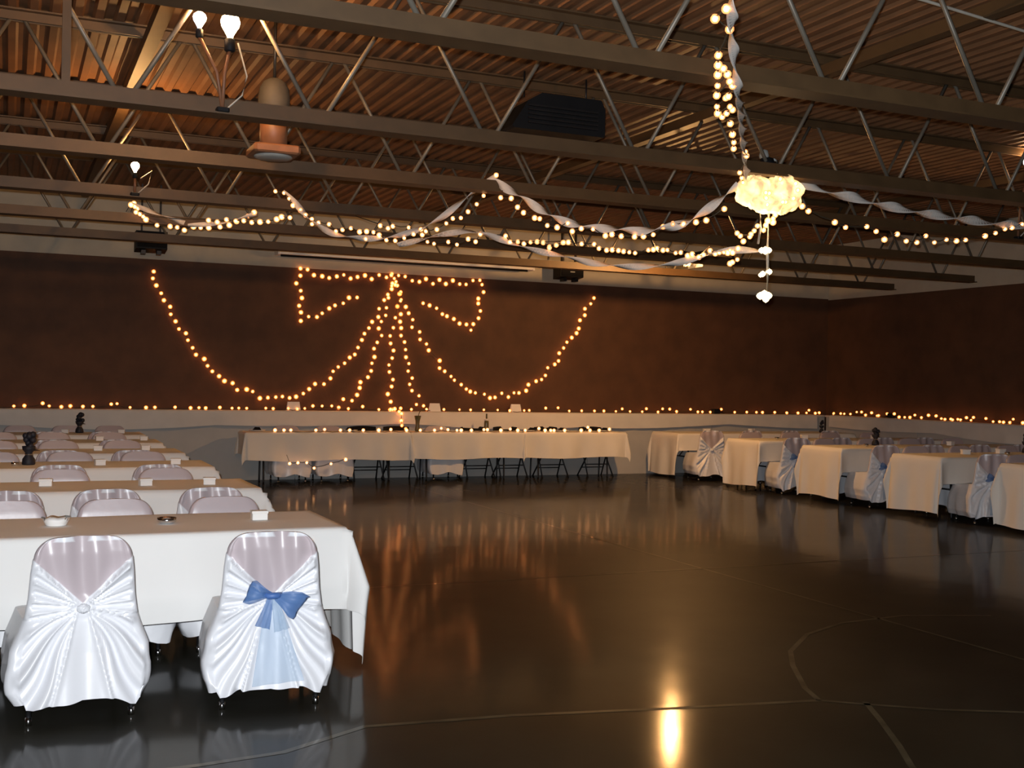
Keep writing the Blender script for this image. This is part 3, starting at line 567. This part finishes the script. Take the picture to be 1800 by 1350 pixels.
for i, y in enumerate(rows_r):
    table(f'folding table under a long cloth, right block, {rnum[i]}', f'ivory floor-length cloth, right block, {rnum[i]}', 10.1+RL/2, y+RW/2, RL, RW, TH, rc[i], rp, grp='tables of the right block')
hx = [(3.12, 5.58), (5.62, 7.48), (7.52, 9.34)]; hn = ['left', 'middle', 'right']
for i, (a, b_) in enumerate(hx):
    L = b_-a
    table(f'folding head table under its cloth, {hn[i]} one of three below the bow', f'white cloth on the {hn[i]} head table, strung with lights', (a+b_)/2, 16.42+.25, L, .50, TH,
          cloth_mesh('tablecloth', L, .50, TH+.004, .34 if i != 1 else .03, .40, 50+i, M['cloth2'], tip=.05, db=.25, ns=70, wav=1.7), table_parts(L, .50, TH), grp='head tables')

# ================================================================== CHAIRS
def cover_mesh(name, seed, nb, dens, tied):
    """satin cover over a folding chair: back towards -y, seat towards +y"""
    rn = random.Random(seed); ph = [rn.random()*6.28 for _ in range(10)]
    KZ = .50
    def hw(z):
        P = [(.05, .272), (.12, .298), (.22, .305), (.32, .292), (.40, .262), (.47, .238), (.55, .226), (.66, .218), (.74, .208), (.80, .20)]
        for (z0, w0), (z1, w1) in zip(P, P[1:]):
            if z <= z1: u = max(0, (z-z0)/(z1-z0)); return w0+(w1-w0)*u
        return .2
    zs = [i/(10*dens) for i in range(10*dens)]           # 0..1 : hem to z=.30
    body = [.30+(.72-.30)*i/(14*dens) for i in range(14*dens+1)]
    topz = [.72+.085*math.sin(math.pi/2*i/(6+2*dens)) for i in range(1, 7+2*dens)]
    ns, ncor, nf = 8, 4, max(10, nb//3)
    rings = []; meta = []
    def fold(x, z):
        dx, dz = x, z-KZ; r = math.hypot(dx, dz)+1e-6; th = math.degrees(math.atan2(dz, abs(dx))); sd = 0 if dx > 0 else 3
        f = min(1, r/.06); edge = min(1, max(0, (.24-abs(x))/.03)) if z > .45 else 1
        if th > 46: d = -.010 + .006*math.sin(x*52+ph[0]+z*6) + .004*math.sin(x*31+ph[1]-z*9)
        elif th > -14:
            d = .009*math.sin(math.radians(th)*21+ph[2+sd]) + .005*math.sin(math.radians(th)*47+ph[3+sd]+r*8) + .013*math.exp(-((th-42)/5)**2)
        else:
            q = abs(x)/(.03+.36*(KZ-z)) if KZ > z else 3
            if q < .75: d = .006 + .006*math.sin(x*38+ph[6])*min(1, (KZ-z)/.2) + .010*math.exp(-((q-.7)/.09)**2)
            else:
                s_ = math.radians(th)*(15 if dx > 0 else 17) + 6*r + .8*math.sin(r*14+ph[4])
                d = (.012*math.sin(s_+ph[7+(sd > 0)]) + .006*math.sin(s_*2.3+ph[4]))*min(1.25, .4+r*3.2)
        return d*f*edge*1.35*(1 if tied else .35)
    def ring(z0, v=None):
        pts = []; mis = []
        z = z0
        w_ = hw(min(z, .72)) if z > .72 else hw(z)
        if z > .72: w_ = hw(.72) - .085 + math.sqrt(max(0, .085**2 - (z-.72)**2)) - .004
        yb = -.255 - .035*max(0, (z-.45)/.35) if z > .45 else -.255 - .05*((.45-z)/.4)
        if z < .44: yf = .235 + .03*((.44-z)/.4)
        elif z < .462: yf = .235 + (yb+.055-.235)*((z-.44)/.022)**.6
        else: yf = yb + .055
        if z > .74: yb += (z-.74)*.2; yf -= (z-.74)*.15
        rc = min(.045, (yf-yb)*.45)
        P = []
        for i in range(nb+1): P.append((-w_+rc+(2*w_-2*rc)*i/nb, yb, 'b'))
        for i in range(1, ncor): a = -math.pi/2+math.pi/2*i/ncor; P.append((w_-rc+rc*math.cos(a), yb+rc+rc*math.sin(a), 's'))
        for i in range(ns+1): P.append((w_, yb+rc+(yf-yb-2*rc)*i/ns, 's'))
        for i in range(1, ncor): a = math.pi/2*i/ncor; P.append((w_-rc+rc*math.cos(a), yf-rc+rc*math.sin(a), 's'))
        for i in range(nf+1): P.append((w_-rc-(2*w_-2*rc)*i/nf, yf, 'f'))
        for i in range(1, ncor): a = math.pi/2+math.pi/2*i/ncor; P.append((-w_+rc+rc*math.cos(a), yf-rc+rc*math.sin(a), 's'))
        for i in range(ns+1): P.append((-w_, yf-rc-(yf-yb-2*rc)*i/ns, 's'))
        for i in range(1, ncor): a = math.pi+math.pi/2*i/ncor; P.append((-w_+rc+rc*math.cos(a), yb+rc+rc*math.sin(a), 's'))
        for x, y, k in P:
            zz = z
            if v is not None:
                hem = .062 + .05*max(0, 1-abs(x)/.2)**.8*(1 if k == 'b' else .5) + .014*math.sin(x*19+ph[1]) + (.03 if k != 'b' else 0)
                zz = hem + (.30-hem)*v
            if z > .72: zz += .014*(1-(x/.21)**2)*((z-.72)/.085)
            if k == 'b':
                y -= fold(x, zz)
            if zz < .44 and k != 'b':
                g = (.44-zz)/.4; s_ = math.atan2(y, x)
                am = .016*g*math.sin(9*s_+ph[2]) + .008*g*math.sin(21*s_+ph[5]); l = math.hypot(x, y); x += am*x/l; y += am*y/l
            if zz < .44 and k == 's' and y < 0: x *= 1 + .05*math.sin(zz*40+ph[8])*(.44-zz)
            pts.append((x, y, zz))
        return pts
    for v in zs: rings.append(ring(.05+.25*v, v))
    for z in body + topz: rings.append(ring(z))
    b = MB(); nc = len(rings[0])
    b.grid(rings, closed=True)
    top = rings[-1]; b.add(top, [tuple(range(len(top)))], 0, True)
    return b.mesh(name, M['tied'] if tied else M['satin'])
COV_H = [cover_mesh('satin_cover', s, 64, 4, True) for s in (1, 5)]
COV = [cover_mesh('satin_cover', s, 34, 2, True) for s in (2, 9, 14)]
leg_me = MB()
leg_me.tube([(0, 0, .36), (0, -.03, .03)], .0115, 8, 0); leg_me.tube([(0, -.03, .035), (0, -.032, .0)], .015, 10, 1)
leg_me = leg_me.mesh('leg', [M['leg'], M['chrome']])
knot_me = puff(12, .026, .02, .02).mesh('knot', M['satin'])
# blue organza sash
def sheet(c0, c1, w0, w1, bulge, seed, n=12, m=7):
    rn = random.Random(seed); p1 = rn.random()*6; rows = []
    a = Vector(c0); b = Vector(c1); d = (b-a).normalized(); nrm = Vector((-d.z, 0, d.x))
    for i in range(n+1):
        t = i/n; c = a.lerp(b, t); w_ = w0+(w1-w0)*t; rows.append([])
        for k in range(m+1):
            u = k/m*2-1; q = c + nrm*u*w_/2; y = -bulge*math.sin(math.pi*min(1, t*1.02)) - .006*math.sin(u*7+p1+3*t)*t
            rows[-1].append((q.x, q.y+y, q.z))
    return MB().grid(rows)
def sash_loop(tipx, tipz, w0, w1, seed):
    """an open loop: out along the front, round the tip, back along the cover"""
    rn = random.Random(seed); p1, p2 = rn.random()*6, rn.random()*6; rows = []; n, m = 22, 8
    a = Vector((0, -.302, .53)); b = Vector((tipx, -.302, tipz)); d = (b-a).normalized(); nr = Vector((-d.z, 0, d.x))
    for i in range(n+1):
        t = i/n; f = math.sin(math.pi*t); s = 1-abs(2*t-1); c = a.lerp(b, s**.85); dep = -.030*math.sin(2*math.pi*t) - .022*s
        w_ = w0+(w1-w0)*min(1, s*1.35); rows.append([])
        for k in range(m+1):
            u = k/m*2-1; cr = .010*s*math.sin(u*6+p1+5*t) + .006*s*math.sin(u*11+p2-7*t); q = c + nr*(u*w_/2) + d*(.016*u*s*math.sin(p1))
            rows[-1].append((q.x, q.y+dep+cr, q.z+.006*math.sin(9*t+u*3+p2)*s))
    return MB().grid(rows)
def sash_parts():
    out = [('sash_loop', sash_loop(-.115, .552, .022, .10, 1).mesh('sash_loop', M['sash'])), ('sash_loop', sash_loop(.135, .475, .022, .125, 3).mesh('sash_loop', M['sash']))]
    out.append(('sash_tail', sheet((-.006, -.306, .525), (-.045, -.325, .385), .025, .07, .010, 5).mesh('sash_tail', M['sash'])))
    out.append(('sash_tail', sheet((.006, -.306, .525), (.045, -.330, .37), .025, .075, .012, 8).mesh('sash_tail', M['sash_pale'])))
    out.append(('sash_tail', sheet((.0, -.300, .52), (.03, -.350, .13), .05, .24, -.012, 6, 16, 10).mesh('sash_tail', M['sash_pale'])))
    kb = MB().tube([(-.04, -.306, .536), (-.02, -.325, .53), (.02, -.325, .53), (.04, -.306, .533)], [.010, .016, .016, .010], 8)
    out.append(('sash_knot', kb.mesh('sash_knot', M['sash_knot']))); return out
SASH = sash_parts()
def chair(label, x, yback, rz, cov, group, sash=False, scale=1.0):
    """yback = world y of the foot of the backrest (rear legs)"""
    off = .27; r = Vector((0, off, 0)); r.rotate(Matrix.Rotation(rz, 3, 'Z'))
    t = thing('covered_chair', label, 'chair', (x+r.x, yback+r.y, 0), rz, group)
    inst('satin_cover', cov, t); inst('knot', knot_me, t, (0, -.282, .50))
    for sx in (-1, 1):
        inst('leg', leg_me, t, (sx*.215, -.225, 0)); inst('leg', leg_me, t, (sx*.20, .17, 0), math.pi)
    if sash:
        for n_, me in SASH: inst(n_, me, t)
    return t
G1 = 'satin covered chairs of the left block'; G2 = 'satin covered chairs of the right block'
chair('white satin covered chair with plain knotted back at the nearest left table', .32, 5.375, math.radians(3), COV_H[0], G1)
chair('white satin covered chair with blue organza bow at the nearest left table', 1.14, 5.30, math.radians(-7), COV_H[1], G1, True)
PI = math.pi
pos = ['left', 'middle', 'right']
near = {1: [0.0, .58, 1.22], 2: [-.35, .38, 1.13], 3: [-.2, .45, 1.11], 4: [-.2, .45, 1.12], 5: [-.2, .48, 1.12]}
far = {0: [0.0, .58, 1.2], 1: [-.35, .37, 1.13], 2: [-.1, .53, 1.17], 3: [-.1, .5, 1.15], 4: [-.1, .5, 1.15], 5: [.15, .75, 1.31]}
q = 0
for i in range(6):
    if i in near:
        for k, x in enumerate(near[i]):
            chair(f'satin covered chair before the {num[i]} left table, {pos[k]} of three', x, rows_l[i]-.62+random.uniform(-.03, .03), random.uniform(-.06, .06), COV[q % 3], G1); q += 1
    for k, x in enumerate(far[i]):
        dy = .22 if i < 5 else .34
        chair(f'satin covered chair behind the {num[i]} left table, facing camera, {pos[k]} of three', x, rows_l[i]+LW+dy+random.uniform(-.02, .02), PI+random.uniform(-.05, .05), COV[q % 3], G1); q += 1
rx = [10.42, 11.2, 12.0, 12.8]; rpos = ['at the aisle end', 'second from the aisle', 'third from the aisle', 'fourth from the aisle']
rshort = ['farthest', 'second from back', 'third from back', 'fourth from back', 'nearest']
for i in range(5):
    for k, x in enumerate(rx):
        if not (i == 4):
            chair(f'satin chair, near side of the {rshort[i]} right table, {rpos[k]}', x+random.uniform(-.03, .03), rows_r[i]-.50, random.uniform(-.1, .1)-(.25 if k == 0 else 0), COV[q % 3], G2, sash=(k == 0 and i in (1, 2, 3))); q += 1
        if i > 0:
            chair(f'satin chair, far side of the {rshort[i]} right table, {rpos[k]}', x+.25+random.uniform(-.03, .03), rows_r[i]+RW+.26, PI+random.uniform(-.08, .08), COV[q % 3], G2); q += 1
# bare folding chairs and covered chairs behind the head table
def folding_chair(label, x, y, rz):
    t = thing('folding_chair', label, 'chair', (x, y, 0), rz, 'chairs behind the head table')
    MB().cbox(-.20, .20, -.18, .20, .42, .45, .012).build('seat', M['dark'], t)
    b = MB(); rows = []
    for i in range(7):
        u = i/6*2-1; rows.append([(u*.21, -.21-.03*u*u*-1, .60), (u*.21, -.235-.03*u*u*-1, .80+.015*(1-u*u)), (u*.21, -.25-.03*u*u*-1, .80+.015*(1-u*u)), (u*.21, -.225-.03*u*u*-1, .60)])
    b.grid(rows, closed=True); b.build('backrest', M['dark'], t)
    for s in (-1, 1):
        MB().tube([(s*.19, -.23, .80), (s*.20, -.10, .45), (s*.235, .20, .0)], .012, 8).build('leg', M['leg'], t)
        MB().tube([(s*.17, .10, .43), (s*.19, -.02, .25), (s*.225, -.20, .0)], .012, 8).build('leg', M['leg'], t)
    MB().tube([(-.21, .06, .20), (.21, .06, .20)], .009, 6).build('stretcher', M['leg'], t)
    MB().tube([(-.20, -.10, .14), (.20, -.10, .14)], .009, 6).build('stretcher', M['leg'], t)
for x, lb in ((3.82, 'first from the left end'), (4.46, 'second from the left end'), (6.22, 'near the middle, below the bow knot')):
    chair('satin covered chair behind the head table, ' + lb, x, 17.0, PI, COV[1], 'chairs behind the head table')
for x, lb in ((5.02, 'left of the bow knot'), (5.56, 'below the bow knot'), (6.85, 'left end of the right-hand group'), (7.42, 'second of the right-hand group'), (8.15, 'third of the right-hand group'), (8.98, 'nearest the right end')):
    folding_chair('dark folding chair with splayed legs behind the head table, ' + lb, x, 16.80, PI)

# ================================================================== SMALL THINGS
def favor_box(label, x, y, z, s=.075, rz=0.0, lid=True):
    t = thing('favor_box', label, 'box', (x, y, z), rz, 'white favour boxes')
    MB().cbox(-s/2, s/2, -s*.36, s*.36, 0, s*.5, .003).build('box_body', M['white'], t)
    MB().cbox(-s*.54, s*.54, -s*.40, s*.40, s*.42, s*.6, .003).build('lid', M['white'], t)
def tissue(label, x, y, z):
    rows = []; n = 18
    for j, (r, zz) in enumerate([(.045, 0), (.055, .02), (.06, .035), (.052, .02), (.02, .012)]):
        rows.append([((r+.012*math.sin(5*2*math.pi*k/n)*(j == 2))*math.cos(2*math.pi*k/n)*1.1, r*math.sin(2*math.pi*k/n), zz+(.012*abs(math.sin(2.5*2*math.pi*k/n)) if j == 2 else 0)) for k in range(n)])
    tag(MB().grid(rows, closed=True).build('napkin_dish', M['white'], None, (x, y, z)), label, 'napkin')
def ashtray(label, x, y, z, r=.045):
    t = thing('votive_dish', label, 'candle holder', (x, y, z), group='small glass votives')
    MB().lathe([(r*.7, 0), (r, .01), (r, .03), (r*.85, .03), (r*.8, .012), (.005, .01)], 18).build('dish', M['chrome'], t)
    MB().lathe([(r*.45, .011), (r*.45, .026), (.004, .028)], 12).build('candle', M['white'], t)
TZ = TH+.006
tissue('crumpled white napkin dish on the nearest left table', .24, 6.38, TZ)
ashtray('shiny round metal dish between two white favours on the nearest left table', .79, 6.33, TZ, .05)
favor_box('white favour box near the right end of the nearest left table', 1.29, 6.36, TZ, .085)
for i, L in ((1, [(.25, 8.62), (.91, 8.52), (1.36, 8.52)]), (2, [(.74, 10.5), (1.38, 10.52)]), (3, [(.86, 12.5), (1.33, 12.52)]), (4, [(1.0, 14.35), (1.51, 14.4)]), (5, [(.7, 16.2), (1.4, 16.15)])):
    for k, (x, y) in enumerate(L):
        favor_box(f'white favour box on the {num[i]} left table, {["left", "middle" if len(L) > 2 else "right", "right"][k]} one', x, y, TZ, .085, random.uniform(-.2, .2))
ashtray('bright sparkling votive at the left edge of the third left table', .06, 10.53, TZ, .03)
ashtray('small votive beside the dark centrepiece on the farthest left table', 1.1, 16.1, TZ, .03)
def centrepiece(label, x, y, h, rz=0.0):
    t = thing('dark_centrepiece', label, 'centrepiece', (x, y, TZ), rz, 'dark table centrepieces')
    s = h/.28
    MB().lathe([(.05*s, 0), (.055*s, .01*s), (.05*s, .05*s), (.03*s, .08*s), (.028*s, .10*s), (.05*s, .13*s), (.055*s, .16*s)], 14).build('vase', M['navy'], t)
    rn = random.Random(int(x*100)); b = MB()
    for k in range(9): b.lathe([(.002, -.03*s), (.022*s, -.02*s), (.03*s, 0), (.022*s, .02*s), (.002, .028*s)], 7, (rn.uniform(-.03, .035)*s, rn.uniform(-.03, .03)*s, rn.uniform(.16, .26)*s))
    b.build('flower_cluster', M['navy'], t)
    lf = MB(); lf.add([(0, 0, .12*s), (.05*s, .01, .135*s), (.095*s, 0, .12*s), (.05*s, -.01, .118*s)], [(0, 1, 2), (0, 2, 3), (0, 3, 1), (1, 3, 2)]); lf.build('leaf', M['navy'], t)
    MB().lathe([(.031*s, .085*s), (.034*s, .09*s), (.031*s, .095*s)], 14).build('ribbon_clasp', M['chrome'], t)
centrepiece('dark floral centrepiece standing on the third left table', .17, 10.64, .28)
centrepiece('dark floral centrepiece on the farthest left table against the ledge', .88, 16.28, .27, .4)
centrepiece('dark floral centrepiece on the right block, third table from the back', 11.2, 12.6, .27)
centrepiece('dark floral centrepiece on the right block, farthest table', 13.3, 16.35, .22)
centrepiece('dark floral centrepiece at the right edge of the picture', 12.15, 10.85, .26)
k = 0
for x, y, lb in ((10.9, 16.4, 'farthest right table near the aisle'), (11.9, 16.5, 'farthest right table further along'), (11.3, 14.3, 'second right table from the back'), (12.6, 14.2, 'second right table from the back, far end'), (12.5, 12.5, 'third right table from the back'), (11.0, 10.75, 'fourth right table from the back, left one'), (11.65, 10.8, 'fourth right table from the back, right one')):
    favor_box('white favour box on the ' + lb, x, y, TZ, .10, random.uniform(-.4, .4))
for x, y, lb in ((10.75, 14.25, 'second right table from the back'), (10.9, 12.45, 'third right table from the back'), (11.55, 10.6, 'fourth right table from the back')):
    ashtray('small sparkling votive on the ' + lb, x, y, TZ, .035)
# things along the ledge
def card(label, x, s):
    t = thing('tent_card', label, 'card', (x, 17.17, 1.043), group='white tent cards on the ledge')
    for sg in (-1, 1):
        b = MB(); y0 = sg*.045; b.add([(-s, y0, 0), (s, y0, 0), (s*.9, sg*.004, .13), (-s*.9, sg*.004, .13), (-s, y0+.004*sg, 0), (s, y0+.004*sg, 0), (s*.9, sg*.008, .13), (-s*.9, sg*.008, .13)], [(0,1,2,3),(7,6,5,4),(0,4,5,1),(1,5,6,2),(2,6,7,3),(3,7,4,0)])
        b.build('card_leaf', M['white'], t)
card('white tent card on the ledge below the left light swag', 3.97, .10); card('white tent card on the ledge right of the bow tails', 6.25, .09); card('white tent card on the ledge below the right light swag', 7.67, .09)
t = thing('outlet_box', 'small black box on the ledge near the right corner', 'box', (11.59, 17.15, 1.043)); MB().cbox(-.07, .07, -.05, .05, 0, .085, .01).build('box_body', M['dark'], t); MB().tube([(.07, 0, .03), (.12, 0, .02), (.2, .02, .006)], .006, 6).build('lead', M['dark'], t)
t = thing('outlet_box', 'small black box among the lights on the right wall ledge', 'box', (14.04, 15.4, 1.043)); MB().cbox(-.05, .05, -.07, .07, 0, .08, .01).build('box_body', M['dark'], t); MB().tube([(0, .07, .03), (0, .14, .02), (0, .2, .006)], .006, 6).build('lead', M['dark'], t)
# vases and plates on the head table
t = thing('glass_vase', 'olive glass vase with drooping stem on the head table below the bow', 'vase', (5.82, 16.75, TZ))
MB().lathe([(.035, 0), (.04, .02), (.03, .09), (.035, .16), (.055, .24), (.05, .24), (.03, .16)], 14).build('vessel', M['olive'], t); MB().tube([(0, 0, .2), (.03, 0, .3), (.1, 0, .34), (.16, 0, .32)], .006, 6).build('stem', M['olive'], t)
t = thing('wine_bottle', 'tall dark bottle with pale collar on the head table right of the bow', 'bottle', (6.98, 16.75, TZ))
MB().lathe([(.036, 0), (.038, .01), (.038, .13), (.034, .16), (.014, .19), (.013, .27), (.015, .275), (.004, .28)], 14).build('glass_body', M['olive'], t); MB().lathe([(.03, .17), (.045, .18), (.03, .2)], 14).build('collar', M['white'], t)
for x, lb in ((3.35, 'left end'), (4.75, 'left part'), (7.8, 'right part'), (8.35, 'right part, next along'), (9.15, 'right end')):
    t = thing('place_setting', f'dark folded napkin on a plate at the {lb} of the head table', 'plate', (x, 16.8, TZ), group='plates on the head table')
    MB().lathe([(.07, 0), (.12, .012), (.125, .018), (.08, .01), (.005, .008)], 20).build('plate', M['white'], t)
    b = MB(); b.add([(-.06, -.04, .012), (.06, -.04, .012), (.06, .04, .012), (-.06, .04, .012), (-.03, 0, .06), (.04, 0, .055)], [(0, 1, 5, 4), (1, 2, 5), (2, 3, 4, 5), (3, 0, 4), (3, 2, 1, 0)]); b.build('napkin', M['dark'], t)
